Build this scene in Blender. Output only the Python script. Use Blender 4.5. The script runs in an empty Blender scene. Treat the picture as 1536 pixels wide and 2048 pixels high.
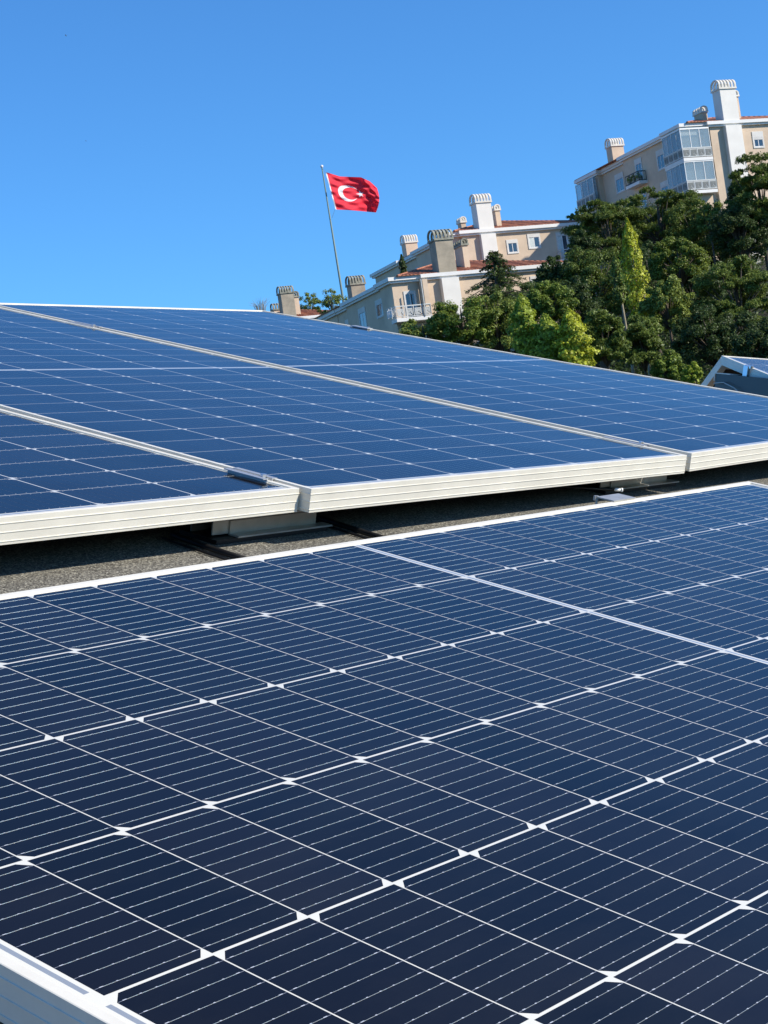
import bpy, bmesh, math, random
import numpy as np
from mathutils import Vector, Matrix

# ------------------------------------------------------------------ camera, world, sun
scene = bpy.context.scene
C = scene.collection
HC = 9.0                                   # camera height above the street, metres
F = 3566.0                                 # focal length in pixels of a 1536 px wide frame
MW = Matrix(((0.63574, -0.07716, 0.76804), (-0.75926, 0.11686, 0.64021), (-0.13916, -0.99015, 0.01571)))
CAM = Vector((0, 0, HC))
def w3(v): return MW @ Vector(v)
cam_d = bpy.data.cameras.new('camera')
cam = bpy.data.objects.new('camera', cam_d); C.objects.link(cam)
cam_d.sensor_fit = 'HORIZONTAL'; cam_d.sensor_width = 36.0; cam_d.lens = F / 1536 * 36.0
cam_d.clip_start = 0.05; cam_d.clip_end = 5000
r_, u_, b_ = w3((1, 0, 0)), w3((0, -1, 0)), w3((0, 0, -1))
cam.matrix_world = Matrix(((r_.x, u_.x, b_.x, CAM.x), (r_.y, u_.y, b_.y, CAM.y), (r_.z, u_.z, b_.z, CAM.z), (0, 0, 0, 1)))
scene.camera = cam
FH = w3((0, 0, 1)); FH.z = 0; FH.normalize()          # horizontal forward
RH = FH.cross(Vector((0, 0, 1)))                       # horizontal right
def azdir(deg):
    a = math.radians(deg); return FH * math.cos(a) + RH * math.sin(a)
def at(u, v, d):                                       # a surveyed point: bearing of the photograph, distance in metres
    return CAM + w3(((u - 768) / F * d, (v - 1024) / F * d, d))

SUN_AZ, SUN_EL = 107.0, 33.0
sd = azdir(SUN_AZ) * math.cos(math.radians(SUN_EL)) + Vector((0, 0, math.sin(math.radians(SUN_EL))))
world = bpy.data.worlds.new('World'); scene.world = world; world.use_nodes = True
wn = world.node_tree.nodes; wn.clear()
wo = wn.new('ShaderNodeOutputWorld'); wb = wn.new('ShaderNodeBackground'); sky = wn.new('ShaderNodeTexSky')
sky.sky_type = 'NISHITA'; sky.sun_disc = False; sky.sun_elevation = math.radians(SUN_EL)
sky.sun_rotation = math.atan2(sd.x, sd.y)
sky.air_density = 1.0; sky.dust_density = 0.0; sky.ozone_density = 3.0; sky.altitude = 100
wb.inputs[1].default_value = 0.145
hs = wn.new('ShaderNodeMix'); hs.data_type = 'RGBA'; hs.blend_type = 'MULTIPLY'; hs.inputs[0].default_value = 1.0   # clean, very clear air
hs.inputs[7].default_value = (0.335, 0.705, 1.06, 1)
world.node_tree.links.new(sky.outputs[0], hs.inputs[6]); world.node_tree.links.new(hs.outputs[2], wb.inputs[0]); world.node_tree.links.new(wb.outputs[0], wo.inputs[0])
sl = bpy.data.lights.new('sun', 'SUN'); sl.energy = 5.0; sl.angle = math.radians(0.55); sl.color = (1.0, 0.92, 0.79)
so = bpy.data.objects.new('sun', sl); C.objects.link(so)
so.rotation_euler = sd.to_track_quat('Z', 'Y').to_euler(); so.location = CAM + sd * 30
scene.view_settings.view_transform = 'Standard'; scene.view_settings.look = 'None'
scene.view_settings.exposure = 0.28; scene.view_settings.gamma = 1.0

# ------------------------------------------------------------------ materials
def mat(name, col, rough=0.6, metal=0.0, noise=0.0, nscale=5.0, bump=0.0, bscale=40.0, coat=0.0, coat_rough=0.05, spec=0.5, col2=None, bdist=0.01):
    m = bpy.data.materials.new(name); m.use_nodes = True
    nt = m.node_tree; b = nt.nodes['Principled BSDF']
    b.inputs['Base Color'].default_value = (*col, 1); b.inputs['Roughness'].default_value = rough
    b.inputs['Metallic'].default_value = metal; b.inputs['Specular IOR Level'].default_value = spec
    b.inputs['Coat Weight'].default_value = coat; b.inputs['Coat Roughness'].default_value = coat_rough
    if noise or bump or col2: tc = nt.nodes.new('ShaderNodeTexCoord')
    if noise or col2:
        n = nt.nodes.new('ShaderNodeTexNoise'); n.inputs['Scale'].default_value = nscale; n.inputs['Detail'].default_value = 6
        n.inputs['Roughness'].default_value = 0.65
        nt.links.new(tc.outputs['Object'], n.inputs['Vector'])
        r = nt.nodes.new('ShaderNodeValToRGB'); nt.links.new(n.outputs[0], r.inputs[0])
        c2 = col2 if col2 else tuple(min(1, c * (1 + noise)) for c in col)
        c1 = col if col2 else tuple(c * (1 - noise) for c in col)
        r.color_ramp.elements[0].position = 0.33; r.color_ramp.elements[1].position = 0.67
        r.color_ramp.elements[0].color = (*c1, 1); r.color_ramp.elements[1].color = (*c2, 1)
        nt.links.new(r.outputs[0], b.inputs['Base Color'])
    if bump:
        n2 = nt.nodes.new('ShaderNodeTexNoise'); n2.inputs['Scale'].default_value = bscale; n2.inputs['Detail'].default_value = 4
        nt.links.new(tc.outputs['Object'], n2.inputs['Vector'])
        bp = nt.nodes.new('ShaderNodeBump'); bp.inputs['Strength'].default_value = bump; bp.inputs['Distance'].default_value = bdist
        nt.links.new(n2.outputs[0], bp.inputs['Height']); nt.links.new(bp.outputs[0], b.inputs['Normal'])
    return m
M = {}
M['alu'] = mat('anodised_aluminium', (0.74, 0.70, 0.60), 0.50, 0.15, noise=0.07, nscale=14)
M['clamp'] = mat('clamp_metal', (0.50, 0.51, 0.52), 0.40, 0.55)
M['steel'] = mat('bright_metal', (0.72, 0.74, 0.76), 0.28, 0.9)
M['rail'] = mat('mill_aluminium', (0.46, 0.45, 0.42), 0.42, 0.5, noise=0.12, nscale=30)
M['cell'] = mat('silicon_cell', (0.0085, 0.0068, 0.0120), 0.45, 0.0, noise=0.16, nscale=2.2, coat=1.0, coat_rough=0.04, spec=0.0)
M['sheet'] = mat('white_backsheet', (0.74, 0.71, 0.60), 0.5, 0.0, coat=1.0, coat_rough=0.05)
M['wire'] = mat('silver_busbar', (0.88, 0.88, 0.80), 0.30, 0.8, bump=0.55, bscale=420, bdist=.0006)
M['link'] = mat('dull_wire_end', (0.30, 0.31, 0.33), 0.45, 0.5)
M['backs'] = mat('shade_module_back', (0.03, 0.03, 0.03), 0.7)  # real backs are white; coloured dark to deepen the shade beneath
M['pad'] = mat('silver_pad', (0.88, 0.87, 0.83), 0.42, 0.55)
M['ribbon'] = mat('tinned_ribbon', (0.44, 0.46, 0.46), 0.35, 0.4, coat=1.0)
M['cable'] = mat('black_tube', (0.012, 0.012, 0.013), 0.45)
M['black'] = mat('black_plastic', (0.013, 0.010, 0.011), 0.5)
M['stucco'] = mat('cream_render', (0.60, 0.47, 0.345), 0.9, noise=0.13, nscale=0.45, bump=0.2, bscale=6)
M['stucco2'] = mat('weathered_render', (0.42, 0.36, 0.27), 0.9, col2=(0.25, 0.22, 0.17), nscale=0.9)
M['wpaint'] = mat('white_render', (0.76, 0.73, 0.67), 0.8, noise=0.05, nscale=0.7)
M['fascia'] = mat('white_fascia', (0.74, 0.73, 0.70), 0.7, noise=0.05, nscale=0.8)
M['capw'] = mat('white_chimney_cap', (0.70, 0.66, 0.58), 0.85, noise=0.10, nscale=2.5)
M['capd'] = mat('mossy_chimney_cap', (0.38, 0.37, 0.30), 0.9, col2=(0.16, 0.16, 0.12), nscale=2.5)
M['dark'] = mat('dark_opening', (0.02, 0.022, 0.025), 0.6)
M['curtain'] = mat('pale_curtain', (0.55, 0.60, 0.58), 0.9, noise=0.15, nscale=3)
M['wframe'] = mat('white_frame', (0.80, 0.80, 0.78), 0.5)
M['wbuild'] = mat('dull_window_frame', (0.62, 0.60, 0.56), 0.7, noise=0.08, nscale=2)
M['glassw'] = mat('window_glass', (0.03, 0.045, 0.06), 0.06, coat=0.6, spec=0.8)
M['rblue'] = mat('weathered_railing', (0.55, 0.56, 0.54), 0.6)
M['trunk'] = mat('bark', (0.10, 0.08, 0.06), 0.9, noise=0.3, nscale=3)
M['trunkp'] = mat('pale_bark', (0.30, 0.27, 0.20), 0.9, noise=0.3, nscale=3)
M['pole'] = mat('galvanised_pole', (0.15, 0.22, 0.20), 0.6)
M['key'] = mat('grey_key_pattern', (0.22, 0.23, 0.22), 0.7)
M['hill'] = mat('hill_earth', (0.035, 0.04, 0.02), 0.95, col2=(0.06, 0.055, 0.03), nscale=0.3)
M['flagw'] = mat('white_cloth', (0.80, 0.78, 0.78), 0.8)
M['cloth'] = mat('hanging_cloth', (0.7, 0.7, 0.7), 0.9)

def m_cell():
    m = bpy.data.materials.new('silicon_cell'); m.use_nodes = True; nt = m.node_tree; b = nt.nodes['Principled BSDF']
    g = nt.nodes.new('ShaderNodeNewGeometry'); r = nt.nodes.new('ShaderNodeValToRGB'); nt.links.new(g.outputs['Random Per Island'], r.inputs[0])
    r.color_ramp.elements[0].color = (0.0036, 0.0036, 0.0045, 1); r.color_ramp.elements[1].color = (0.0085, 0.0075, 0.0095, 1)
    tc = nt.nodes.new('ShaderNodeTexCoord'); n = nt.nodes.new('ShaderNodeTexNoise'); n.inputs['Scale'].default_value = 3.2; n.inputs['Detail'].default_value = 9; n.inputs['Roughness'].default_value = .7
    mp = nt.nodes.new('ShaderNodeMapping'); mp.inputs['Scale'].default_value = (1.0, 0.45, 1); nt.links.new(tc.outputs['Object'], mp.inputs[0]); nt.links.new(mp.outputs[0], n.inputs['Vector'])
    d = nt.nodes.new('ShaderNodeMapRange'); d.inputs[1].default_value = .45; d.inputs[2].default_value = .8; d.inputs[3].default_value = 0; d.inputs[4].default_value = .035; nt.links.new(n.outputs[0], d.inputs[0])
    mx = nt.nodes.new('ShaderNodeMix'); mx.data_type = 'RGBA'; mx.inputs[7].default_value = (.30, .29, .26, 1); nt.links.new(d.outputs[0], mx.inputs[0]); nt.links.new(r.outputs[0], mx.inputs[6])
    nt.links.new(mx.outputs[2], b.inputs['Base Color']); b.inputs['Roughness'].default_value = .5; b.inputs['Specular IOR Level'].default_value = 0
    b.inputs['Coat Weight'].default_value = 1; b.inputs['Coat IOR'].default_value = 1.33
    c = nt.nodes.new('ShaderNodeMapRange'); c.inputs[1].default_value = .3; c.inputs[2].default_value = .75; c.inputs[3].default_value = .035; c.inputs[4].default_value = .12; nt.links.new(n.outputs[0], c.inputs[0]); nt.links.new(c.outputs[0], b.inputs['Coat Roughness'])
    n2 = nt.nodes.new('ShaderNodeTexNoise'); n2.inputs['Scale'].default_value = 5; n2.inputs['Detail'].default_value = 1; nt.links.new(tc.outputs['Object'], n2.inputs['Vector'])
    bp = nt.nodes.new('ShaderNodeBump'); bp.inputs['Strength'].default_value = .25; bp.inputs['Distance'].default_value = .004; nt.links.new(n2.outputs[0], bp.inputs['Height']); nt.links.new(bp.outputs[0], b.inputs['Coat Normal'])
    return m
M['cell'] = m_cell()
def m_roof():                              # mineral granule bitumen membrane
    m = bpy.data.materials.new('granule_bitumen'); m.use_nodes = True; nt = m.node_tree; b = nt.nodes['Principled BSDF']
    tc = nt.nodes.new('ShaderNodeTexCoord')
    v = nt.nodes.new('ShaderNodeTexVoronoi'); v.inputs['Scale'].default_value = 460
    n = nt.nodes.new('ShaderNodeTexNoise'); n.inputs['Scale'].default_value = 2.5; n.inputs['Detail'].default_value = 8
    for t in (v, n): nt.links.new(tc.outputs['Object'], t.inputs['Vector'])
    s = nt.nodes.new('ShaderNodeSeparateColor'); nt.links.new(v.outputs['Color'], s.inputs[0])
    r = nt.nodes.new('ShaderNodeValToRGB'); e = r.color_ramp.elements
    e[0].position = 0; e[0].color = (0.035, 0.032, 0.027, 1); e[1].position = 1; e[1].color = (0.44, 0.42, 0.35, 1)
    k = e.new(0.5); k.color = (0.145, 0.137, 0.115, 1); k = e.new(0.8); k.color = (0.22, 0.21, 0.175, 1)
    nt.links.new(s.outputs[0], r.inputs[0])
    mx = nt.nodes.new('ShaderNodeMix'); mx.data_type = 'RGBA'; mx.blend_type = 'MULTIPLY'; mx.inputs[0].default_value = 1
    r2 = nt.nodes.new('ShaderNodeValToRGB'); r2.color_ramp.elements[0].position = .3; r2.color_ramp.elements[0].color = (.72, .72, .72, 1)
    r2.color_ramp.elements[1].position = .7; r2.color_ramp.elements[1].color = (1.15, 1.13, 1.1, 1)
    nt.links.new(n.outputs[0], r2.inputs[0]); nt.links.new(r.outputs[0], mx.inputs[6]); nt.links.new(r2.outputs[0], mx.inputs[7])
    nt.links.new(mx.outputs[2], b.inputs['Base Color']); b.inputs['Roughness'].default_value = 0.9
    bp = nt.nodes.new('ShaderNodeBump'); bp.inputs['Strength'].default_value = 1.0; bp.inputs['Distance'].default_value = 0.003
    nt.links.new(s.outputs[1], bp.inputs['Height']); nt.links.new(bp.outputs[0], b.inputs['Normal'])
    return m
M['roof'] = m_roof()
def m_tiles():
    m = bpy.data.materials.new('red_roof_tiles'); m.use_nodes = True; nt = m.node_tree; b = nt.nodes['Principled BSDF']
    tc = nt.nodes.new('ShaderNodeTexCoord'); w = nt.nodes.new('ShaderNodeTexWave'); w.inputs['Scale'].default_value = 0.9
    w.inputs['Distortion'].default_value = 1.5; w.bands_direction = 'X'
    n = nt.nodes.new('ShaderNodeTexNoise'); n.inputs['Scale'].default_value = 1.6; n.inputs['Detail'].default_value = 8; n.inputs['Roughness'].default_value = .75
    for t in (w, n): nt.links.new(tc.outputs['Object'], t.inputs['Vector'])
    r = nt.nodes.new('ShaderNodeValToRGB'); e = r.color_ramp.elements
    e[0].position = .3; e[0].color = (0.22, 0.080, 0.048, 1); e[1].position = .7; e[1].color = (0.50, 0.21, 0.12, 1)
    nt.links.new(n.outputs[0], r.inputs[0]); nt.links.new(r.outputs[0], b.inputs['Base Color']); b.inputs['Roughness'].default_value = .85
    bp = nt.nodes.new('ShaderNodeBump'); bp.inputs['Strength'].default_value = .8; bp.inputs['Distance'].default_value = 0.06
    nt.links.new(w.outputs[0], bp.inputs['Height']); nt.links.new(bp.outputs[0], b.inputs['Normal'])
    return m
M['tiles'] = m_tiles()
def m_glaze():                             # thin tinted glazing one can see through
    m = bpy.data.materials.new('balcony_glazing'); m.use_nodes = True; b = m.node_tree.nodes['Principled BSDF']
    b.inputs['Base Color'].default_value = (0.30, 0.40, 0.45, 1); b.inputs['Roughness'].default_value = 0.05
    b.inputs['Alpha'].default_value = 0.5; b.inputs['Specular IOR Level'].default_value = 0.9
    return m
M['glaze'] = m_glaze()
def m_flag():
    m = mat('red_flag_cloth', (0.62, 0.012, 0.02), 0.75)
    nt = m.node_tree; b = nt.nodes['Principled BSDF']; out = nt.nodes['Material Output']
    t = nt.nodes.new('ShaderNodeBsdfTranslucent'); t.inputs[0].default_value = (0.62, 0.012, 0.02, 1)
    mx = nt.nodes.new('ShaderNodeMixShader'); mx.inputs[0].default_value = 0.25
    nt.links.new(b.outputs[0], mx.inputs[1]); nt.links.new(t.outputs[0], mx.inputs[2]); nt.links.new(mx.outputs[0], out.inputs[0])
    return m
M['flag'] = m_flag()
def m_leaf(name, col, var=0.45, yellow=0.15):
    m = bpy.data.materials.new(name); m.use_nodes = True; nt = m.node_tree; nt.nodes.clear()
    out = nt.nodes.new('ShaderNodeOutputMaterial'); g = nt.nodes.new('ShaderNodeNewGeometry')
    r = nt.nodes.new('ShaderNodeValToRGB'); e = r.color_ramp.elements
    e[0].color = (*[c * (1 - var) for c in col], 1); e[1].color = (col[0] * (1 + var + yellow), col[1] * (1 + var), col[2] * (1 + var * .5), 1)
    nt.links.new(g.outputs['Random Per Island'], r.inputs[0])
    d = nt.nodes.new('ShaderNodeBsdfPrincipled'); d.inputs['Roughness'].default_value = 0.5; d.inputs['Specular IOR Level'].default_value = 0.35
    t = nt.nodes.new('ShaderNodeBsdfTranslucent'); mx = nt.nodes.new('ShaderNodeMixShader'); mx.inputs[0].default_value = 0.35
    nt.links.new(r.outputs[0], d.inputs['Base Color']); nt.links.new(r.outputs[0], t.inputs[0])
    nt.links.new(d.outputs[0], mx.inputs[1]); nt.links.new(t.outputs[0], mx.inputs[2]); nt.links.new(mx.outputs[0], out.inputs[0])
    return m
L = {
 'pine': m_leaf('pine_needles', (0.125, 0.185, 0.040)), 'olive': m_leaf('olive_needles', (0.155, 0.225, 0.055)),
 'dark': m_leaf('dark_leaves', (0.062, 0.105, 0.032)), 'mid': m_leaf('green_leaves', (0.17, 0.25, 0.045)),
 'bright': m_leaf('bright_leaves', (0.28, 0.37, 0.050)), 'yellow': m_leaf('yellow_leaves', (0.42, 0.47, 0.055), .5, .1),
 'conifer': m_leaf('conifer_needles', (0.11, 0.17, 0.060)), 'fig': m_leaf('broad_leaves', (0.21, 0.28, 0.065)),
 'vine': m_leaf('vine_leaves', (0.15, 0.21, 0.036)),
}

# ------------------------------------------------------------------ helpers
def tag(o, label=None, cat=None, group=None, kind=None):
    if label: o['label'] = label
    if cat: o['category'] = cat
    if group: o['group'] = group
    if kind: o['kind'] = kind
    return o
def empty(name, label, cat, group=None, mw=None, loc=None):
    o = bpy.data.objects.new(name, None); C.objects.link(o); o.empty_display_size = 0.2
    if mw is not None: o.matrix_world = mw
    elif loc is not None: o.location = loc
    return tag(o, label, cat, group)
def link(name, me, mats, parent=None, smooth=False):
    for m in (mats if isinstance(mats, (list, tuple)) else [mats]): me.materials.append(m)
    if smooth: me.polygons.foreach_set('use_smooth', [True] * len(me.polygons))
    o = bpy.data.objects.new(name, me); C.objects.link(o)
    if parent: o.parent = parent
    return o
class MB:
    def __init__(s): s.v = []; s.f = []; s.m = []; s.cur = 0
    def poly(s, pts, m=None):
        n = len(s.v); s.v += [tuple(p) for p in pts]; s.f.append(tuple(range(n, n + len(pts)))); s.m.append(s.cur if m is None else m)
    def box(s, x0, x1, y0, y1, z0, z1, tf=None):
        P = [(x, y, z) for z in (z0, z1) for y in (y0, y1) for x in (x0, x1)]
        if tf: P = [tuple(tf(Vector(p))) for p in P]
        n = len(s.v); s.v += P
        for q in ((0, 2, 3, 1), (4, 5, 7, 6), (0, 1, 5, 4), (2, 6, 7, 3), (0, 4, 6, 2), (1, 3, 7, 5)):
            s.f.append(tuple(n + i for i in q)); s.m.append(s.cur)
    def prism(s, pts, z0, z1):             # outline in x, y extruded in z
        n = len(pts); k = len(s.v)
        s.v += [(p[0], p[1], z0) for p in pts] + [(p[0], p[1], z1) for p in pts]
        s.f.append(tuple(k + i for i in reversed(range(n)))); s.f.append(tuple(k + n + i for i in range(n))); s.m += [s.cur] * 2
        for i in range(n):
            j = (i + 1) % n; s.f.append((k + i, k + j, k + n + j, k + n + i)); s.m.append(s.cur)
    def tube(s, pts, rads, seg=7):
        pts = [Vector(p) for p in pts]; k0 = len(s.v)
        for i, p in enumerate(pts):
            d = (pts[min(i + 1, len(pts) - 1)] - pts[max(i - 1, 0)]).normalized()
            a = d.cross(Vector((0.13, 0.31, 0.94)) if abs(d.z) < .9 else Vector((1, 0, 0))).normalized(); b = d.cross(a)
            r = rads[i] if isinstance(rads, (list, tuple)) else rads
            for q in range(seg):
                t = 2 * math.pi * q / seg; s.v.append(tuple(p + (a * math.cos(t) + b * math.sin(t)) * r))
        for i in range(len(pts) - 1):
            for q in range(seg):
                a0 = k0 + i * seg + q; a1 = k0 + i * seg + (q + 1) % seg
                s.f.append((a0, a1, a1 + seg, a0 + seg)); s.m.append(s.cur)
        s.f.append(tuple(k0 + q for q in reversed(range(seg)))); s.f.append(tuple(k0 + (len(pts) - 1) * seg + q for q in range(seg))); s.m += [s.cur] * 2
    def build(s, name, mats, parent=None, smooth=False):
        me = bpy.data.meshes.new(name); me.from_pydata(s.v, [], s.f); me.polygons.foreach_set('material_index', s.m)
        bm = bmesh.new(); bm.from_mesh(me); bmesh.ops.recalc_face_normals(bm, faces=bm.faces) if len(s.f) < 3000 else None; bm.to_mesh(me); bm.free()
        return link(name, me, mats, parent, smooth)

rng = np.random.default_rng(11)
def leaves_mesh(name, P, N_, size, aspect, matl, parent, jitter=.6):
    """one small folded leaf per point: P positions, N_ preferred normals"""
    n_ = len(P); N_ = N_ + rng.normal(0, jitter, (n_, 3)); N_ /= np.linalg.norm(N_, axis=1)[:, None]
    A = np.cross(N_, rng.normal(0, 1, (n_, 3))); A /= np.linalg.norm(A, axis=1)[:, None]; B = np.cross(N_, A)
    s = (size * rng.uniform(.6, 1.35, n_))[:, None]
    v = np.empty((n_, 4, 3)); v[:, 0] = P - A * s * .5; v[:, 2] = P + A * s * .5
    v[:, 1] = P + B * s * .5 * aspect + N_ * s * .10; v[:, 3] = P - B * s * .5 * aspect + N_ * s * .10
    me = bpy.data.meshes.new(name); me.vertices.add(n_ * 4); me.vertices.foreach_set('co', v.astype(np.float32).ravel())
    me.loops.add(n_ * 4); me.loops.foreach_set('vertex_index', np.arange(n_ * 4, dtype=np.int32))
    me.polygons.add(n_); me.polygons.foreach_set('loop_start', np.arange(0, n_ * 4, 4, dtype=np.int32)); me.polygons.foreach_set('loop_total', np.full(n_, 4, dtype=np.int32))
    me.update(calc_edges=True); me.validate()
    return link(name, me, matl, parent)
rng0 = np.random.default_rng(5)
# ------------------------------------------------------------------ the setting: terrain
def terrain(d, r):                          # height of the ground at distance d ahead, r to the right
    t = min(1, max(0, (d - 28) / 150)); s = t * t * (3 - 2 * t)
    rr = min(75, max(-45, r))
    far = 1.0 if d < 230 else max(0.0, 1 - (d - 230) / 500)
    side = 1.0 if abs(r) < 90 else max(0.0, 1 - (abs(r) - 90) / 300)
    return s * (HC + 8 + 0.36 * rr) * far * side
def ground_pt(d, r): 
    p = FH * d + RH * r; return Vector((p.x, p.y, terrain(d, r)))
def dr_of(p):
    q = Vector((p.x, p.y, 0)); return q.dot(FH), q.dot(RH)
ds = [-1500, -600, -200, -60, 0, 20] + [28 + i * 6 for i in range(36)] + [260, 300, 360, 460, 600, 800, 1200, 2500]
rs = [-2500, -1200, -600, -400, -300, -200, -130, -90] + [-80 + i * 8 for i in range(22)] + [100, 130, 200, 300, 400, 600, 1200, 2500]
me = bpy.data.meshes.new('hillside')
vs = [tuple(ground_pt(d, r)) for d in ds for r in rs]; n = len(rs)
fs = [(i * n + j, i * n + j + 1, (i + 1) * n + j + 1, (i + 1) * n + j) for i in range(len(ds) - 1) for j in range(n - 1)]
me.from_pydata(vs, [], fs)
tag(link('hillside', me, M['hill'], None, True), kind='structure')

# ------------------------------------------------------------------ our own house: the bitumen roof
TP = 0.3339; RC = -0.52434 + HC             # panel plane: z = RC + TP*y
th = math.atan(TP); ct, st = math.cos(th), math.sin(th)
NR = Vector((0, -st, ct)); LR = Vector((0, ct, st))
DEP = 0.035 + 0.047                          # roof skin below the panel tops
def roofpt(x, y, dn=DEP): 
    p = Vector((x, y, RC + TP * y)); return p - NR * dn
house = empty('house', 'low pitched house roof covered in grey granule bitumen under the solar panels', 'house', loc=(0, 0, 0))
XL, XR, YE, YT = -4.5, 4.52, -0.62, 4.35
mb = MB()
a, b, c, d = roofpt(XL, YE), roofpt(XR, YE), roofpt(XR, YT), roofpt(XL, YT)
e_, f_ = Vector((XR, YT + 5.2, a.z)), Vector((XL, YT + 5.2, a.z))
dn = Vector((0, 0, -0.16))
mb.poly([a, b, c, d]); mb.poly([d, c, e_, f_]); mb.poly([a + dn, d + dn, c + dn, b + dn]); mb.poly([d + dn, f_ + dn, e_ + dn, c + dn])
mb.poly([a, a + dn, b + dn, b]); mb.poly([e_, e_ + dn, f_ + dn, f_])
for p, q, s_, side in ((b, c, e_, 1), (a, d, f_, -1)):
    mb.poly([p, p + dn, q + dn, q]); mb.poly([q, q + dn, s_ + dn, s_])
mb.build('roof', M['roof'], house)
mb = MB(); mb.cur = 0
wx0, wx1, wy0, wy1 = XL + .35, XR - .35, YE + .4, YT + 4.8
mb.box(wx0, wx1, wy0, wy1, 0, a.z - .02)
zt = roofpt(0, YT).z - .35
for x in (wx0 + .02, wx1 - .02): mb.poly([(x, wy0 + .3, a.z - .05), (x, YT, zt), (x, wy1 - .3, a.z - .05)])
mb.build('wall', M['stucco'], house)

# ------------------------------------------------------------------ solar panels
SW, SL = 1.134, 2.279                        # module width and length
PX, PY, CW, CL, MG = 0.0925, 0.1850, 0.1824, 0.0912, 0.012
def cells_mesh(level):
    detail = level == 2; wm = 2 if detail else 5
    mb = MB(); hx = SW / 2 - .002; hy = SL / 2 - .002; ch = .009
    xs = [(-3 + i) * PY + (PY - CW) / 2 for i in range(6)]           # left edge of each column
    Y = []                                                           # (y0, y1, half)
    for k in range(12): y0 = MG / 2 + k * PX + (PX - CL) / 2; Y.append((y0, y0 + CL, 1)); Y.append((-y0 - CL, -y0, -1))
    Y.sort()
    W, Cc, R = 1, 0, 3
    def q(x0, x1, y0, y1, m, z=0): mb.poly([(x0, y0, z), (x1, y0, z), (x1, y1, z), (x0, y1, z)], m)
    # strips between columns and at the long margins
    edges = [-hx] + [v for x in xs for v in (x, x + CW)] + [hx]
    yb, yt = Y[0][0], Y[-1][1]
    for i in range(0, len(edges), 2): q(edges[i], edges[i + 1], yb, yt, W)
    # end margins with the collecting ribbon
    for s in (-1, 1):
        e0 = yt if s > 0 else yb
        def band(a_, b_, m, x0, x1): q(x0, x1, *sorted((e0 + s * a_, e0 + s * b_)), m)
        band(0, .004, W, -hx, hx); band(.0085, hy - yt, W, -hx, hx)
        br = [-hx, xs[0], xs[2] - .011, xs[2] + .008, xs[4] - .011, xs[4] + .008, xs[5] + CW, hx]
        for i in range(len(br) - 1): band(.004, .0085, R if i % 2 else W, br[i], br[i + 1])
    for ci, x in enumerate(xs):
        for k, (y0, y1, half) in enumerate(Y):
            lo = (ci % 2 == 0) == (half < 0)                         # which long edge carries the chamfers
            x1 = x + CW
            if lo:
                mb.poly([(x + ch, y0, 0), (x1 - ch, y0, 0), (x1, y0 + ch, 0), (x1, y1, 0), (x, y1, 0), (x, y0 + ch, 0)], Cc)
                mb.poly([(x, y0, 0), (x + ch, y0, 0), (x, y0 + ch, 0)], W); mb.poly([(x1 - ch, y0, 0), (x1, y0, 0), (x1, y0 + ch, 0)], W)
            else:
                mb.poly([(x, y0, 0), (x1, y0, 0), (x1, y1 - ch, 0), (x1 - ch, y1, 0), (x + ch, y1, 0), (x, y1 - ch, 0)], Cc)
                mb.poly([(x, y1 - ch, 0), (x + ch, y1, 0), (x, y1, 0)], W); mb.poly([(x1, y1 - ch, 0), (x1, y1, 0), (x1 - ch, y1, 0)], W)
            if k < 23:
                g0, g1 = y1, Y[k + 1][0]
                if g1 - g0 < .01: q(x, x1, g0, g1, W)
                else: q(x, x1, g0, g0 + .0045, W); q(x, x1, g0 + .0045, g1 - .0045, R); q(x, x1, g1 - .0045, g1, W)
            # round busbar wires soldered on the cell, with their pads
            for w in range(10):
                xc = x + (w + .5) * CW / 10; hw = .00015 if detail else .00008; z0 = .00003; z1 = .00021 if detail else .0001; a0, a1 = y0 + .0048, y1 - .0048
                mb.poly([(xc - hw, a0, z0), (xc - hw * .5, a0, z1), (xc - hw * .5, a1, z1), (xc - hw, a1, z0)], wm)
                mb.poly([(xc - hw * .5, a0, z1), (xc + hw * .5, a0, z1), (xc + hw * .5, a1, z1), (xc - hw * .5, a1, z1)], wm)
                mb.poly([(xc + hw * .5, a0, z1), (xc + hw, a0, z0), (xc + hw, a1, z0), (xc + hw * .5, a1, z1)], wm)
                if detail:
                    for s0, s1 in ((y0 + .0006, a0), (a1, y1 - .0006)):
                        mb.poly([(xc - .00028, s0, .00005), (xc + .00028, s0, .00005), (xc + .00028, s1, .00005), (xc - .00028, s1, .00005)], 5)
                    for pq in range(7):
                        yc = y0 + .0060 + pq * (CL - .012) / 6; pl = .0015 if pq in (0, 6) else .0008; pw = .00045
                        mb.poly([(xc - pw, yc - pl, .00025), (xc, yc - pl * 1.3, .00025), (xc + pw, yc - pl, .00025), (xc + pw, yc + pl, .00025), (xc, yc + pl * 1.3, .00025), (xc - pw, yc + pl, .00025)], 4)
                elif level == 1:
                    for yc in (y0 + .004, y1 - .004): mb.poly([(xc - .0005, yc - .0012, .00012), (xc + .0005, yc - .0012, .00012), (xc + .0005, yc + .0012, .00012), (xc - .0005, yc + .0012, .00012)], 4)
    me = bpy.data.meshes.new('cell_sheet'); me.from_pydata(mb.v, [], mb.f); me.polygons.foreach_set('material_index', mb.m)
    for k in ('cell', 'sheet', 'wire', 'ribbon', 'pad', 'link'): me.materials.append(M[k])
    return me
CM = {k: cells_mesh(k) for k in (0, 1, 2)}
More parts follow.
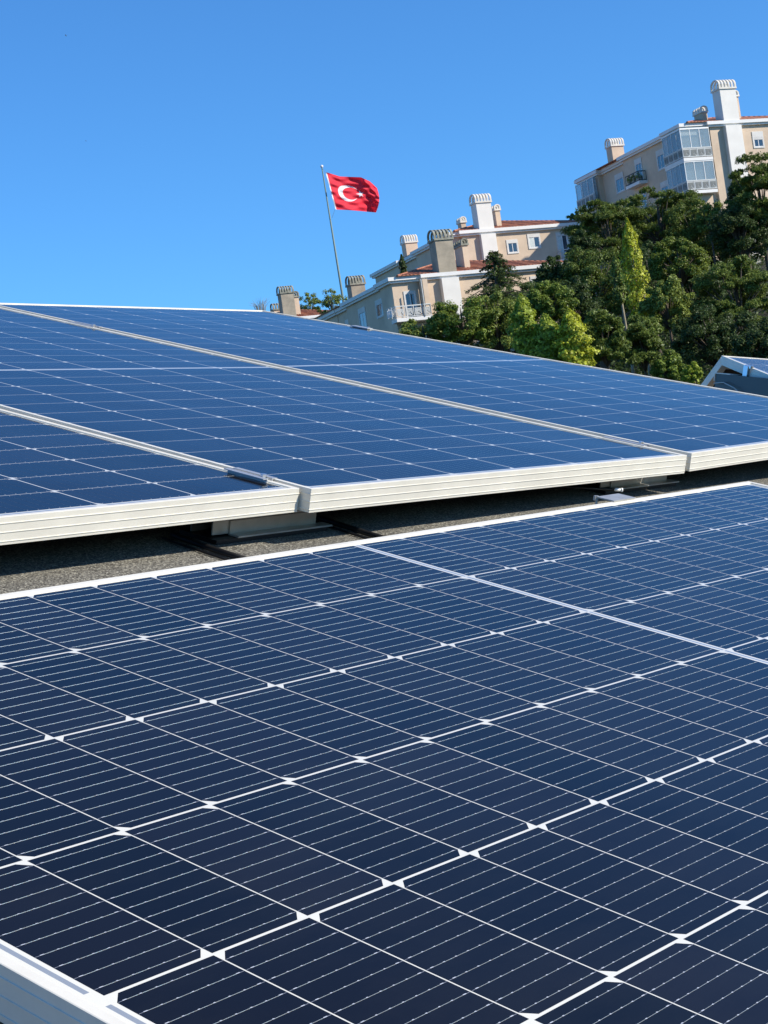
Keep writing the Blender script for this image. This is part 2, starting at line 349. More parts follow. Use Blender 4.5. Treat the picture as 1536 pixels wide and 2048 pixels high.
def frame_mesh():
    prof = [(0, .0018)]
    for z in (-.0065, -.0185, -.0305): prof += [(0, z + .0009), (-.0008, z + .0005), (-.0008, z - .0005), (0, z - .0009)]
    prof += [(0, -.035), (.028, -.035), (.028, -.0335), (.002, -.0335), (.002, -.003), (.0095, -.0012), (.0095, .0012), (.009, .0018), (.0008, .0022)]
    mb = MB(); n = len(prof)
    for sx, sy in ((-1, -1), (1, -1), (1, 1), (-1, 1)):
        for i, z in prof: mb.v.append((sx * (SW / 2 - i), sy * (SL / 2 - i), z))
    for c4 in range(4):
        for i in range(n):
            j = (i + 1) % n; d4 = (c4 + 1) % 4
            mb.f.append((c4 * n + i, d4 * n + i, d4 * n + j, c4 * n + j)); mb.m.append(0)
    me = bpy.data.meshes.new('frame'); me.from_pydata(mb.v, [], mb.f)
    bm = bmesh.new(); bm.from_mesh(me); bmesh.ops.recalc_face_normals(bm, faces=bm.faces); bm.to_mesh(me); bm.free()
    me.materials.append(M['alu']); return me
FM = frame_mesh()
mb = MB(); mb.box(-SW / 2 + .01, SW / 2 - .01, -SL / 2 + .01, SL / 2 - .01, -.0062, -.0058)
BACK = bpy.data.meshes.new('backsheet'); BACK.from_pydata(mb.v, [], mb.f); BACK.materials.append(M['backs'])
def twisted(me, k):                        # a module screwed down slightly out of true
    me = me.copy(); n_ = len(me.vertices); co = np.empty(n_ * 3, np.float32); me.vertices.foreach_get('co', co); co = co.reshape(-1, 3)
    co[:, 2] += k * co[:, 0] * co[:, 1]; me.vertices.foreach_set('co', co.ravel()); me.update(); return me
def panel(mw, label, group, detail=0, twist=0):
    t = empty('photovoltaic_module', label, 'solar panel', group, mw=mw)
    for nm, me in (('frame', FM), ('cell_sheet', CM[detail]), ('backsheet', BACK)):
        o = bpy.data.objects.new(nm, twisted(me, twist) if twist else me); C.objects.link(o); o.parent = t
    return t
def mw_from(S, Lv, N, c):
    return Matrix(((S.x, Lv.x, N.x, c.x), (S.y, Lv.y, N.y, c.y), (S.z, Lv.z, N.z, c.z), (0, 0, 0, 1)))
# surveyed poses of the four modules (columns: axes and centre, world metres, camera at the origin)
POSE = {
 'P1': ((1.0, .0006, -.0011), (-.0009, .9482, .3175), (1.4403, 2.9139, .4572)),
 'P2': ((1.0, .0037, -.0069), (-.0013, .9472, .3205), (2.5784, 2.8957, .4518)),
 'P3': ((1.0, -.0011, .0030), (.0001, .9496, .3134), (3.7338, 2.8975, .4511))}
def pose(k):
    S, Lv, c = (Vector(v) for v in POSE[k]); S.normalize(); N = S.cross(Lv).normalized(); Lv = N.cross(S); return mw_from(S, Lv, N, c + CAM)
gup = 'solar panels side by side in the upper row'
PM = {k: pose(k) for k in POSE}
panel(PM['P1'], 'leftmost solar panel of the upper row, cut by the left edge of the photo', gup, 1)
panel(PM['P2'], 'middle solar panel of the upper row, between the two long seams', gup)
panel(PM['P3'], 'right end solar panel of the upper row, highest one in front of the trees', gup, 0, -.0115)
Lf = Vector((.9999, .0094, .0083)).normalized(); Sf = Vector((.0116, -.947, -.3211)).normalized(); Nf = Sf.cross(Lf).normalized(); Sf = Lf.cross(Nf)
cf = Vector((1.7996, 1.557, -.0009)) + Sf * .555 + CAM
PM['F'] = mw_from(Sf, Lf, Nf, cf)
panel(PM['F'], 'large solar panel filling the foreground, lying crosswise with clear busbar lines', None, 2)

# clamps that hold the modules
def mid_clamp(mw, x, y, label, ln=.085, end=False, dz=0):
    t = empty('panel_clamp', label, 'clamp', 'clamps holding the solar panels', mw=mw @ Matrix.Translation((x, y, dz)))
    mb = MB(); w = .016
    if end:
        mb.box(-.020, .004, -ln / 2, ln / 2, .0024, .0054); mb.box(.0042, .0072, -ln / 2, ln / 2, -.034, .0054)
    else:
        mb.box(-w, -.0072, -ln / 2, ln / 2, .0023, .0038); mb.box(.0072, w, -ln / 2, ln / 2, .0023, .0038)
        mb.box(-.0071, -.0048, -ln / 2, ln / 2, -.012, .0040); mb.box(.0048, .0071, -ln / 2, ln / 2, -.012, .0040)
        mb.box(-.0046, .0046, -ln / 2, ln / 2, -.012, -.0095)
    mb.build('plate', M['clamp'], t)
    mb = MB(); yb = -ln * .33
    mb.tube([(0, yb, -.010), (0, yb, .0045)], .0040, 6); mb.tube([(0, yb, -.0093), (0, yb, -.0083)], .0044, 14)
    mb.tube([(0, yb, .0046), (0, yb, .0080)], .0055, 6)
    mb.build('bolt', M['steel'], t)
mid_clamp(PM['P2'], -.577, -1.02, 'silver clamp at the near end of the seam between left and middle upper panels', ln=.085)
mid_clamp(PM['P2'], .5795, -.99, 'silver clamp at the near end of the seam left of the right end panel', ln=.10)
mid_clamp(PM['P2'], .5795, .70, 'silver clamp at the far end of the seam, high up near the sky', ln=.10)
mid_clamp(PM['P3'], .563, .70, 'silver end clamp on the outer edge of the right end panel', ln=.07, end=True, dz=-.0055)
# loose strip clamp on the far edge of the foreground module
t = empty('panel_clamp', 'pale flat clamp plate sticking out of the far edge of the foreground panel', 'clamp', 'clamps holding the solar panels', mw=PM['F'] @ Matrix.Translation((-SW / 2, .70, 0)))
mb = MB(); mb.box(-.030, .004, -.034, .034, .0026, .0046); mb.box(-.034, -.0302, -.037, -.028, -.002, .0055); mb.build('plate', M['rail'], t)
mb = MB(); mb.tube([(-.030, -.032, -.034), (-.030, -.032, .0060)], .0022, 8); mb.build('bolt', M['rail'], t)

# short mounting rails with a folded foot, under the near edges
def mount(x0, x1, label):
    t = empty('mounting_rail', label, 'rail', 'short mounting rails under the near panel edge', loc=(0, 0, 0))
    o = roofpt(0, 1.905)
    def tf(p): return o + Vector((p.x, 0, 0)) + LR * p.y + NR * p.z
    mb = MB()
    mb.box(x0, x1, 0, .0025, .010, .044, tf); mb.box(x0 + .035, x1 + .02, -.022, .0, .0075, .0100, tf); mb.box(x0, x1, .0025, .045, .0415, .044, tf)
    mb.box(x0 + .035, x1, -.0025, 0, .010, .030, tf); mb.box(x0, x1, .045, .0475, .006, .044, tf)
    for k in range(3): mb.box(x0, x1, -.0004, 0, .034 + k * .003, .0352 + k * .003, tf)
    mb.build('profile', M['rail'], t)
    mb = MB(); mb.box(x0 - .01, x1 + .01, -.02, .06, .0005, .0070, tf); mb.build('rubber_pad', M['black'], t)
mount(1.903, 2.135, 'short grey mounting rail under the seam between left and middle upper panels')
mount(2.985, 3.235, 'short grey mounting rail under the middle panel, close to the right hand seam')
# slender black tubes along the dark lines on the roof skin
def cable(pts, r, label, name='slender_tube', cat='cable', m='cable'):
    mb = MB(); P = []
    for x, l in pts: P.append(roofpt(0, 0) + Vector((x, 0, 0)) + LR * l + NR * (r + .001))
    mb.tube(P, r, 8); o = mb.build(name, M[m], None, True); tag(o, label, cat, 'black lines on the roof'); return o
l0 = 1.80
cable([(2.19, 2.05), (2.178, 1.95), (2.165, 1.80), (2.15, 1.62), (2.14, 1.45)], .0048, 'thick black line crossing the gravelly strip near the middle of the photo')
cable([(2.17, 2.05), (2.158, 1.94), (2.140, 1.80), (2.128, 1.62), (2.12, 1.45)], .0019, 'thin black line beside the thick one near the middle of the photo')
cable([(1.860, 2.05), (1.850, 1.95), (1.848, 1.80), (1.850, 1.62), (1.86, 1.45)], .0048, 'thick black line crossing the gravelly strip below the left mounting rail')
cable([(1.840, 2.05), (1.832, 1.95), (1.826, 1.80), (1.830, 1.62), (1.84, 1.45)], .0019, 'thin black line beside the thick one below the left mounting rail')
t = empty('cable_end', 'loose thin cable end with a pale metal tip poking out of the shade', 'cable', loc=(0, 0, 0))
mb = MB(); A0 = roofpt(2.84, 1.90, .060); A1 = roofpt(2.925, 1.84, .058); mb.tube([A0 + (A0 - A1) * .2, A0, A1], .0016, 8); mb.build('cable', M['black'], t, True)
mb = MB(); dd = (A1 - A0).normalized(); mb.tube([A1, A1 + dd * .003, A1 + dd * .013], [.0022, .0034, .0030], 10); mb.tube([A1 + dd * .0135, A1 + dd * .017], .0040, 10); mb.build('tip', M['wframe'], t, True)

# ------------------------------------------------------------------ the second array on the neighbouring roof wing, lower right
def arr():
    P0 = at(1443, 712, 7.3)
    al, ga, r1, r2 = 78, math.radians(10.5), math.radians(16), math.radians(23)
    e = azdir(al) * math.cos(ga) - Vector((0, 0, math.sin(ga))); h = e.cross(Vector((0, 0, 1))).normalized(); n0 = h.cross(e).normalized()
    if n0.z < 0: n0 = -n0
    b1 = h * math.cos(r1) - n0 * math.sin(r1); b2 = -h * math.cos(r2) - n0 * math.sin(r2)
    n1 = b1.cross(e).normalized(); n1 = n1 if n1.z > 0 else -n1
    n2 = b2.cross(e).normalized(); n2 = n2 if n2.z > 0 else -n2
    c1 = P0 + e * SL / 2 + b1 * SW / 2
    q0 = P0 - e * 0 + b2 * .006 - n0 * .004
    c2 = q0 + e * SL / 2 + b2 * SW / 2
    S1 = e.cross(n1); S2 = e.cross(n2)
    g = 'pair of solar panels meeting at a ridge at the right edge'
    m1 = mw_from(S1, e, n1, c1); m2 = mw_from(S2, e, n2, c2)
    panel(m1, 'pale blue solar panel at the right edge, sloping towards the viewer', g)
    panel(m2, 'solar panel seen edge on at the right, falling away to the left of the ridge', g)
    # clamp on the side face of the first module
    s1 = 1 if S1.dot(b1) > 0 else -1
    t = empty('panel_clamp', 'tall bright clamp bracket on the side of the right edge ridge panel', 'clamp', 'clamps holding the solar panels', mw=m1 @ Matrix.Translation((s1 * (-SW / 2 + .30), -SL / 2, 0)))
    mb = MB(); mb.box(-.03, .012, -.012, -.009, -.052, .004); mb.box(-.03, .012, -.009, .012, .0026, .0050); mb.build('plate', M['steel'], t)
    mb = MB(); mb.tube([(.03, -.004, .0), (.03, -.004, .010)], .010, 8); mb.build('bolt', M['steel'], t)
    t2 = empty('panel_clamp', 'small bright clamp at the low end of the left falling ridge panel', 'clamp', 'clamps holding the solar panels', mw=m2 @ Matrix.Translation(((1 if S2.dot(b2) > 0 else -1) * (SW / 2 - .60), -SL / 2, 0)))
    mb = MB(); mb.box(-.02, .02, -.012, -.009, -.045, .006); mb.box(-.02, .02, -.009, .012, .0026, .0060); mb.box(-.02, .02, -.06, -.012, -.002, .001); mb.box(-.02, .02, -.062, -.059, -.03, .001); mb.build('plate', M['steel'], t2)
    # dark support beam beneath and the wing roof it stands on
    sb = empty('support_beam', 'dark box beam under the right edge ridge panels with a bright upper lip', 'beam', loc=P0)
    gb = h * math.cos(math.radians(9)) - n0 * math.sin(math.radians(9)); gn = e.cross(gb).normalized(); gn = gn if gn.z > 0 else -gn
    o = at(1431.5, 747, 7.28) - P0
    def tf(p): return o + gb * p.x + e * p.y + gn * p.z
    mb = MB(); mb.box(0, 1.5, .0, .06, -.11, .0, tf); mb.build('beam', M['black'], sb)
    mb = MB(); mb.box(-.008, .16, -.003, .06, .0005, .004, tf); mb.box(-.008, -.002, -.003, .06, -.03, .0, tf); mb.build('lip', M['alu'], sb)
    w = empty('roof_wing', 'bitumen roof wing carrying the ridge panels at the right edge, blackened as shade', 'roof', loc=P0)
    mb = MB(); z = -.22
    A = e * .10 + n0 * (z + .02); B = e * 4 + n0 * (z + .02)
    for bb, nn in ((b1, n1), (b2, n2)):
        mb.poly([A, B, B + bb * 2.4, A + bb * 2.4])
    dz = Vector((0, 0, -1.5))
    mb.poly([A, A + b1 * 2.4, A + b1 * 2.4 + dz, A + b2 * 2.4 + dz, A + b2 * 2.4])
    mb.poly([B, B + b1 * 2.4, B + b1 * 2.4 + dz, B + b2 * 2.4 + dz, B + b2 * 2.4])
    mb.build('covering', M['black'], w)  # black colour stands in for the shade below the ridge panels
    pts = [(.02, -.02), (.12, -.012), (.24, -.03), (.38, -.075), (.55, -.10), (.75, -.11)]
    mb = MB(); mb.tube([P0 + o + gb * p - e * .012 + gn * (q - .020) for p, q in pts], .0022, 6)
    tag(mb.build('slender_tube', M['rail'], None, True), 'thin curved cable hanging below the dark beam at the right edge', 'cable')
arr()

# ------------------------------------------------------------------ apartment buildings on the hill
DB, DA = azdir(-21.5), azdir(68.5); UZ = Vector((0, 0, 1))
def chimney(parent, x0, x1, y0, y1, z0, z1, along, body, cap, ribs=6):
    mb = MB(); mb.box(x0, x1, y0, y1, z0, z1); ch = mb.build('chimney', M[body], parent)
    mb = MB(); o = .10; mb.box(x0 - o, x1 + o, y0 - o, y1 + o, z1 - .02, z1 + .13)
    X0, X1, Y0, Y1 = x0 - o + .02, x1 + o - .02, y0 - o + .02, y1 + o - .02; zc = z1 + .13
    ln, wd = (X1 - X0, Y1 - Y0) if along == 'x' else (Y1 - Y0, X1 - X0)
    R_ = min(wd / 2, .62); hh = .28 if wd > .8 else .2
    step = ln / ribs; tk = step * .56; N = 10
    for k in range(ribs):
        s0 = (0 if k == 0 else k * step + (step - tk) * k / (ribs - 1)); s0 = k * (ln - tk) / (ribs - 1)
        out, inn = [], []
        for rr, lst in ((wd / 2, out), (wd / 2 - .13, inn)):
            lst.append((-rr, 0))
            for q in range(N + 1):
                a_ = math.pi * (1 - q / N); lst.append((rr * math.cos(a_), hh + rr * .78 * math.sin(a_)))
            lst.append((rr, 0))
        for q in range(len(out) - 1):
            quad = [out[q], out[q + 1], inn[q + 1], inn[q]]
            P = []
            for s in (s0, s0 + tk):
                for (w_, h_) in quad:
                    P.append((X0 + s, (Y0 + Y1) / 2 + w_, zc + h_) if along == 'x' else ((X0 + X1) / 2 + w_, Y0 + s, zc + h_))
            n_ = len(mb.v); mb.v += P
            for f in ((0, 1, 2, 3), (7, 6, 5, 4), (0, 4, 5, 1), (1, 5, 6, 2), (2, 6, 7, 3), (3, 7, 4, 0)): mb.f.append(tuple(n_ + i for i in f)); mb.m.append(0)
    mb.build('cap', M[cap], ch)
def window(parent, face, p, z0, z1, c0, c1, box_h=.35, pane='glassw', curtain=False):
    # face 'R': wall plane y=p, looking towards -y ; face 'L': wall plane x=p, looking towards -x ; c0..c1 along the wall
    def bx(mb, a0, a1, d0, d1, z0_, z1_):
        if face == 'R': mb.box(a0, a1, p - d1, p - d0, z0_, z1_)
        else: mb.box(p - d1, p - d0, a0, a1, z0_, z1_)
    mb = MB(); s = .14
    bx(mb, c0 - s, c0, 0, .06, z0 - s, z1 + s); bx(mb, c1, c1 + s, 0, .06, z0 - s, z1 + s)
    bx(mb, c0, c1, 0, .06, z0 - s, z0); bx(mb, c0, c1, 0, .06, z1 - box_h, z1 + s)
    if box_h > .3:
        for k in range(4): bx(mb, c0 + .02, c1 - .02, .06, .068, z1 - box_h + .03 + k * .07, z1 - box_h + .07 + k * .07)
    w = mb.build('window', M['wbuild'], parent)
    mb = MB(); bx(mb, c0, c1, -.02, .012, z0, z1 - box_h); mb.build('pane', M[pane], w)
    mb = MB(); cm = (c0 + c1) / 2; zz = z1 - box_h
    bx(mb, cm - .025, cm + .025, .012, .03, z0, zz)
    for q in (c0, c1 - .04): bx(mb, q, q + .04, .012, .03, z0, zz)
    bx(mb, c0 + .04, cm - .025, .012, .03, z0, z0 + .04); bx(mb, cm + .025, c1 - .04, .012, .03, z0, z0 + .04)
    mb.build('sash', M['wframe'], w)
    if curtain:
        mb = MB(); bx(mb, c0 + .05, cm - .03, .013, .02, z0 + .05, zz - .02); mb.build('curtain', M['curtain'], w)
def spiral(mb, fn, c0, z0, s):               # square key pattern of a railing panel
    t = .05
    def ln(a0, a1, b0, b1): fn(mb, c0 + a0 * s, c0 + a1 * s, z0 + b0 * s, z0 + b1 * s)
    for k, i in enumerate((0.06, .22, .37)):
        tt = t / s * 1.4
        ln(i, 1 - i, 1 - i - tt, 1 - i); ln(i, i + tt, i, 1 - i - tt); ln(i + tt, 1 - i - .12, i, i + tt)
        if k < 2: ln(1 - i - tt, 1 - i, i + .12, 1 - i - tt)
def railing(parent, x0, x1, y0, y1, zb, h=1.0, m='rblue', front=True, left=True, pale=True):
    mb = MB()
    fr = lambda q, a0, a1, z0, z1: q.box(a0, a1, y0, y0 + .04, z0, z1)
    lf = lambda q, a0, a1, z0, z1: q.box(x0, x0 + .04, a0, a1, z0, z1)
    for ok, fn, c0, c1 in ((front, fr, x0, x1), (left, lf, y0 + .05, y1)):
        if not ok: continue
        fn(mb, c0, c1, zb + h - .09, zb + h); fn(mb, c0, c1, zb + .06, zb + .12)
        n_ = max(1, round((c1 - c0) / .82)); w = (c1 - c0) / n_
        for k in range(n_ + 1):
            q = c0 + k * w; fn(mb, max(c0, q - .03), min(c1, q + .03), zb + .12, zb + h - .09)
        if not pale:
            for k in range(n_):
                sz = min(w - .14, h - .27); spiral(mb, fn, c0 + k * w + (w - sz) / 2, zb + .14, sz)
    ra = mb.build('railing', M[m], parent)
    if m != 'dark' and pale:
        kp = MB()
        fr2 = lambda q, a0, a1, z0, z1: q.box(a0, a1, y0 - .006, y0 + .03, z0, z1)
        lf2 = lambda q, a0, a1, z0, z1: q.box(x0 - .006, x0 + .03, a0, a1, z0, z1)
        bp = MB()
        for ok, fn, f1, c0, c1 in ((front, fr2, fr, x0, x1), (left, lf2, lf, y0 + .05, y1)):
            if not ok: continue
            n_ = max(1, round((c1 - c0) / .82)); w = (c1 - c0) / n_
            for k in range(n_):
                sz = min(w - .14, h - .27); spiral(kp, fn, c0 + k * w + (w - sz) / 2, zb + .14, sz)
        if pale:
            bp = kp; bp.cur = 1
            if front: bp.box(x0 + .04, x1 - .04, y0 + .0305, y0 + .036, zb + .12, zb + h - .09)
            if left: bp.box(x0 + .0305, x0 + .036, y0 + .06, y1, zb + .12, zb + h - .09)
            bp.build('infill', [M['key'], M['rblue']], ra)
    return ra
def slab(parent, x0, x1, y0, y1, zt, t=.22):
    mb = MB(); mb.box(x0, x1, y0, y1, zt - t, zt); return mb.build('balcony_slab', M['fascia'], parent)

def hip(mb, x0, x1, y0, y1, z, s):
    w = (x1 - x0) / 2; l = (y1 - y0) / 2; q = min(w, l); zt = z + q * s
    A, B, Cc, D_ = (x0, y0, z), (x1, y0, z), (x1, y1, z), (x0, y1, z)
    if l >= w: E, G = (x0 + w, y0 + w, zt), (x0 + w, y1 - w, zt); mb.poly([A, B, E]); mb.poly([B, Cc, G, E]); mb.poly([Cc, D_, G]); mb.poly([D_, A, E, G])
    else: E, G = (x0 + l, y0 + l, zt), (x1 - l, y0 + l, zt); mb.poly([A, B, G, E]); mb.poly([B, Cc, G]); mb.poly([Cc, D_, E, G]); mb.poly([D_, A, E])
def tile_ribs(mb, x0, x1, y0, s, z):          # tile courses of the front slope, real rolls
    n_ = int((x1 - x0) / .28)
    for k in range(n_):
        x = x0 + .15 + k * .28; ln = min(x - x0, x1 - x) - .1
        if ln < .4: continue
        mb.tube([(x, y0 + .03, z + .03 * s + .03), (x, y0 + ln, z + ln * s + .03)], .06, 5)

def building(label, corner, D, steps, W=15.6, extras=None, body='stucco', floors=4):
    o = at(corner[0], corner[1], D)
    mw = Matrix(((DA.x, DB.x, 0, o.x), (DA.y, DB.y, 0, o.y), (0, 0, 1, o.z), (0, 0, 0, 1)))
    t = empty('apartment_building', label, 'building', 'apartment buildings on the hill', mw=mw)
    # steps: outline of the wall in plan, from the near corner along the left side; (x, y) metres
    mb = MB(); mb.prism(steps['wall'], -3.0 * floors, -.002); mb.build('wall', M[body], t)
    mb = MB(); mb.prism(steps['eave'], 0, .17); 
    sh = [(x * 1.0, y * 1.0) for x, y in steps['eave2']]; mb.prism(sh, .172, .47); mb.build('eave', M['fascia'], t)
    mb = MB()
    r0 = steps['roof']; hip(mb, *r0, .475, .277); 
    for q in steps.get('roof2', []): hip(mb, *q, .478, .277)
    for x0, x1, y0, y1 in [r0] + steps.get('roof2', []): mb.box(x0 - .02, x1 + .02, y0 - .02, y1 + .02, .471 , .53)
    tile_ribs(mb, r0[0], r0[1], r0[2], .277, .475)
    # ridge rolls
    w = (r0[1] - r0[0]) / 2; zt = .475 + w * .277
    mb.tube([(r0[0], r0[2], .5), (r0[0] + w, r0[2] + w, zt + .03)], .11, 6); mb.tube([(r0[1], r0[2], .5), (r0[0] + w, r0[2] + w, zt + .03)], .11, 6)
    mb.build('roof', M['tiles'], t)
    return t

def offset_outline(x_front_steps, ylist, xs, W, Lb, o):
    pass
def plan(W, Ls, set_, bay, o):
    """wall outline: bays along the left side (set_ = setback of each length), a chimney-breast bay on the front"""
    # left side going away: corner bay, then each setback
    pts = [(0, 0)]; y = 0
    L_ = []
    for (yl, sx) in zip(Ls, set_): L_.append((sx, y)); L_.append((sx, yl)); y = yl
    out = []
    for (sx, yy) in L_: out.append((sx, yy))
    y_end = Ls[-1]
    front = [(W, 0.0), (bay[1] + 1.2, 0.0), (bay[1] + 1.2, -.12), (bay[0] - .5, -.12), (bay[0] - .5, .0)]
    return out, front, y_end
def grow(poly, o):                            # outward offset of an axis-aligned outline
    n_ = len(poly); area = sum(poly[i][0] * poly[(i + 1) % n_][1] - poly[(i + 1) % n_][0] * poly[i][1] for i in range(n_)); sg = 1 if area > 0 else -1
    res = []
    for i in range(n_):
        p0, p1, p2 = Vector(poly[i - 1]), Vector(poly[i]), Vector(poly[(i + 1) % n_])
        d1 = (p1 - p0).normalized(); d2 = (p2 - p1).normalized()
        n1 = Vector((d1.y, -d1.x)) * sg; n2 = Vector((d2.y, -d2.x)) * sg
        res.append(tuple(p1 + (n1 + n2) * o))
    return res
def make_plan(W, Ls, set_, bx, depth=.35):
    poly = []; y = 0
    for yl, sx in zip(Ls, set_): poly += [(sx, y), (sx, yl)]; y = yl
    poly += [(W, y), (W, -depth), (bx, -depth), (bx, 0)]
    return poly

def std(label, corner, D, cream='stucco', Ls=(2.7, 11.3, 15.6, 19.6), set_=(0, .35, .95, .25), dirty=False, bx=2.75, W=15.6, roofslope=.277, floors=4):
    p = make_plan(W, Ls, set_, bx)
    e1 = grow(p, .26); e2 = grow(p, .42)
    st_ = dict(wall=p, eave=e1, eave2=e2, roof=(.35, W + .3, -.60, Ls[-1] + .25), roof2=[])
    t = building(label, corner, D, st_, W=W, body=cream, floors=floors)
    # corner piece of roof over the first bay
    return t

# R: the upper right building with glazed balconies
R = std('cream apartment building uppermost on the hill with glazed corner balconies and white chimneys', (1362.2, 259.6), 160, floors=5, Ls=(2.7, 11.6, 17.2, 21.0), set_=(0, .45, 1.25, .75))
mb = MB(); mb.box(4.15, 5.82, -.85, -.351, -15, -.004); mb.build('chimney_breast', M['wpaint'], R)
chimney(R, 4.15, 5.82, -.72, .55, .48, 3.35, 'x', 'wpaint', 'capw')
chimney(R, 3.62, 4.22, 1.9, 3.2, .6, 1.95, 'y', 'stucco', 'capw', 4)
chimney(R, 6.95, 7.45, 1.4, 2.9, .6, 3.15, 'y', 'stucco', 'capw', 4)
chimney(R, 2.5, 3.85, 16.8, 17.9, .8, 2.75, 'x', 'stucco', 'capw')
# glazed corner balconies, two storeys
for k, zt in enumerate((0, -2.95)):
    g = MB(); g.box(-.62, 2.45, -.72, 2.6, zt - 3.0 + .0, zt - 2.72); sl_ = g.build('balcony_slab', M['fascia'], R)
    railing(R, -.62, 2.45, -.72, 2.6, zt - 2.72, .92)
    mb = MB(); z0, z1 = zt - 1.76, zt - .16
    mb.box(-.56, 2.4, -.645, -.630, z0 - .9, z1); mb.box(-.545, -.53, -.62, 2.55, z0 - .9, z1); gl = mb.build('glazing', M['glaze'], R)
    mb = MB()
    mb.box(-.60, 2.44, -.68, -.62, z1, z1 + .14); mb.box(-.60, -.52, -.62, 2.6, z1, z1 + .14)
    for q in (-.60, .38, 1.38, 2.38): mb.box(q, q + .05, -.665, -.625, z0 - .9, z1)
    for q in (.15, .95, 1.75, 2.5): mb.box(-.575, -.54, q, q + .04, z0 - .9, z1)
    mb.build('mullions', M['wframe'], gl)
    mb = MB(); mb.box(-.2, 1.55, -.1, -.02, z0 - .1, z1 - .1); mb.build('curtain', M['curtain'], R)
    mb = MB(); mb.box(1.6, 2.3, -.03, -.004, z0 - .9, z1 - .1); mb.build('balcony_door', M['dark'], R)
window(R, 'R', -.351, -2.0, -.75, 7.25, 8.15, box_h=.62)
window(R, 'L', .45, -2.35, -.75, 4.2, 5.3, box_h=.4)
window(R, 'L', .45, -5.3, -3.7, 4.2, 5.3, box_h=.4)
window(R, 'L', .45, -2.75, -.55, 8.3, 9.3, box_h=.4)
window(R, 'L', .45, -5.75, -3.55, 8.3, 9.3, box_h=.4)
window(R, 'L', 1.25, -2.35, -.75, 13.3, 14.7, box_h=.4)
slab(R, -.45, .449, 7.6, 10.2, -2.75, .28); railing(R, -.42, .40, 7.65, 10.15, -2.75, .95, m='dark')
for y in (7.9, 8.9, 9.7):
    mb = MB(); mb.prism([(-.30, y), (-.02, y), (.0, y + .3), (-.32, y + .3)], -2.74, -2.45); pt = mb.build('plant_pot', M['stucco2'], R)
    q = rng0.normal(0, 1, (160, 3)); q /= np.linalg.norm(q, axis=1)[:, None]
    leaves_mesh('plant', np.array([-.16, y + .15, -2.2]) + q * np.array([.22, .28, .32]), q, .13, .6, L['mid'], pt)
mb = MB(); mb.box(.15, .5, 17.3, 20.9, -2.6, -.1); mb.build('bay_glazing', M['glaze'], R)
mb = MB(); 
for q in (17.25, 18.4, 19.6, 20.85): mb.box(.10, .15, q, q + .06, -2.6, -.1)
mb.box(.08, .5, 17.2, 20.95, -2.9, -2.6); mb.build('bay_frame', M['wframe'], R)
railing(R, .02, .5, 17.25, 20.9, -2.6, .95, front=False)

# M2: the middle, upper building
M2 = std('cream apartment building in the middle distance behind, white chimney over a white breast', (897.6, 476), 165, set_=(0, .2, .75, .35), Ls=(2.7, 8.5, 13.4, 20.0), W=14.4, bx=1.2)
mb = MB(); mb.box(2.92, 4.45, -.80, -.351, -8, -.004); mb.build('chimney_breast', M['wpaint'], M2)
chimney(M2, 2.92, 4.45, -.68, .5, .48, 2.95, 'x', 'wpaint', 'capw')
chimney(M2, 5.6, 6.1, 1.0, 2.6, .6, 2.45, 'y', 'stucco', 'capw', 4)
chimney(M2, 3.1, 3.6, 3.5, 4.3, .6, 2.0, 'y', 'stucco', 'capw', 3)
chimney(M2, 2.3, 3.6, 15.5, 16.6, .8, 2.6, 'x', 'stucco', 'capw')
window(M2, 'R', -.351, -1.85, -.80, 5.75, 6.65, box_h=.2)
window(M2, 'R', -.351, -1.55, -.40, 8.0, 9.05, box_h=.2, curtain=True)
window(M2, 'R', -.351, -2.5, -.45, 11.0, 12.0, box_h=.2, curtain=True)
window(M2, 'L', .2, -2.2, -.8, 3.2, 4.4, box_h=.3)
window(M2, 'L', .75, -2.2, -1.0, 9.0, 10.2, box_h=.3)
railing(M2, 10.8, 12.9, -1.1, -.36, -2.95, .9, pale=False)
slab(M2, 10.8, 12.9, -1.1, -.36, -2.95)

# M1: the lower building in front
M1 = std('nearest beige apartment building with weathered brown chimney and open balcony', (783, 567.6), 145, dirty=True, set_=(0, .3, .95, .9), Ls=(2.6, 11.6, 15.6, 20.0), W=16.0)
mb = MB(); mb.box(4.1, 5.65, -.85, -.351, -10, -.004); mb.build('chimney_breast', M['wpaint'], M1)
chimney(M1, 4.05, 5.62, -.72, .55, .48, 3.15, 'x', 'stucco2', 'capd')
chimney(M1, 7.3, 7.8, 1.2, 2.8, .6, 2.9, 'y', 'stucco', 'capd', 4)
chimney(M1, 2.6, 3.95, 15.6, 16.7, .8, 2.6, 'x', 'stucco2', 'capd')
window(M1, 'L', .3, -2.0, -.75, 3.2, 4.6, box_h=.3)
window(M1, 'L', .3, -2.9, -.75, 7.3, 8.7, box_h=.3)
window(M1, 'L', .95, -2.1, -.9, 12.6, 13.8, box_h=.3)
window(M1, 'R', -.351, -2.2, -.55, 12.5, 13.5, box_h=.1)
window(M1, 'R', -.002, -2.9, -.85, 1.05, 1.85, box_h=.12)
slab(M1, -.45, 2.74, -1.15, -.003, -3.0, .3); railing(M1, -.4, 2.70, -1.1, -.05, -3.0, 1.0, pale=False)
mb = MB(); mb.box(2.28, 2.72, -1.05, -.355, -3.0, -.003); mb.build('balcony_pillar', M['stucco'], M1)
mb = MB(); mb.box(2.05, 2.13, -1.25, -1.17, -3.0, -.003); mb.build('drainpipe', M['rail'], M1)
mb = MB()
for k in range(4): mb.box(-.75 - .01 * k, -.72, -1.0 + k * .27, -.82 + k * .27, -2.85, -2.1 - .1 * (k % 2))
mb.box(-.76, -.74, -1.05, .1, -2.06, -2.03); mb.build('laundry', M['cloth'], M1)

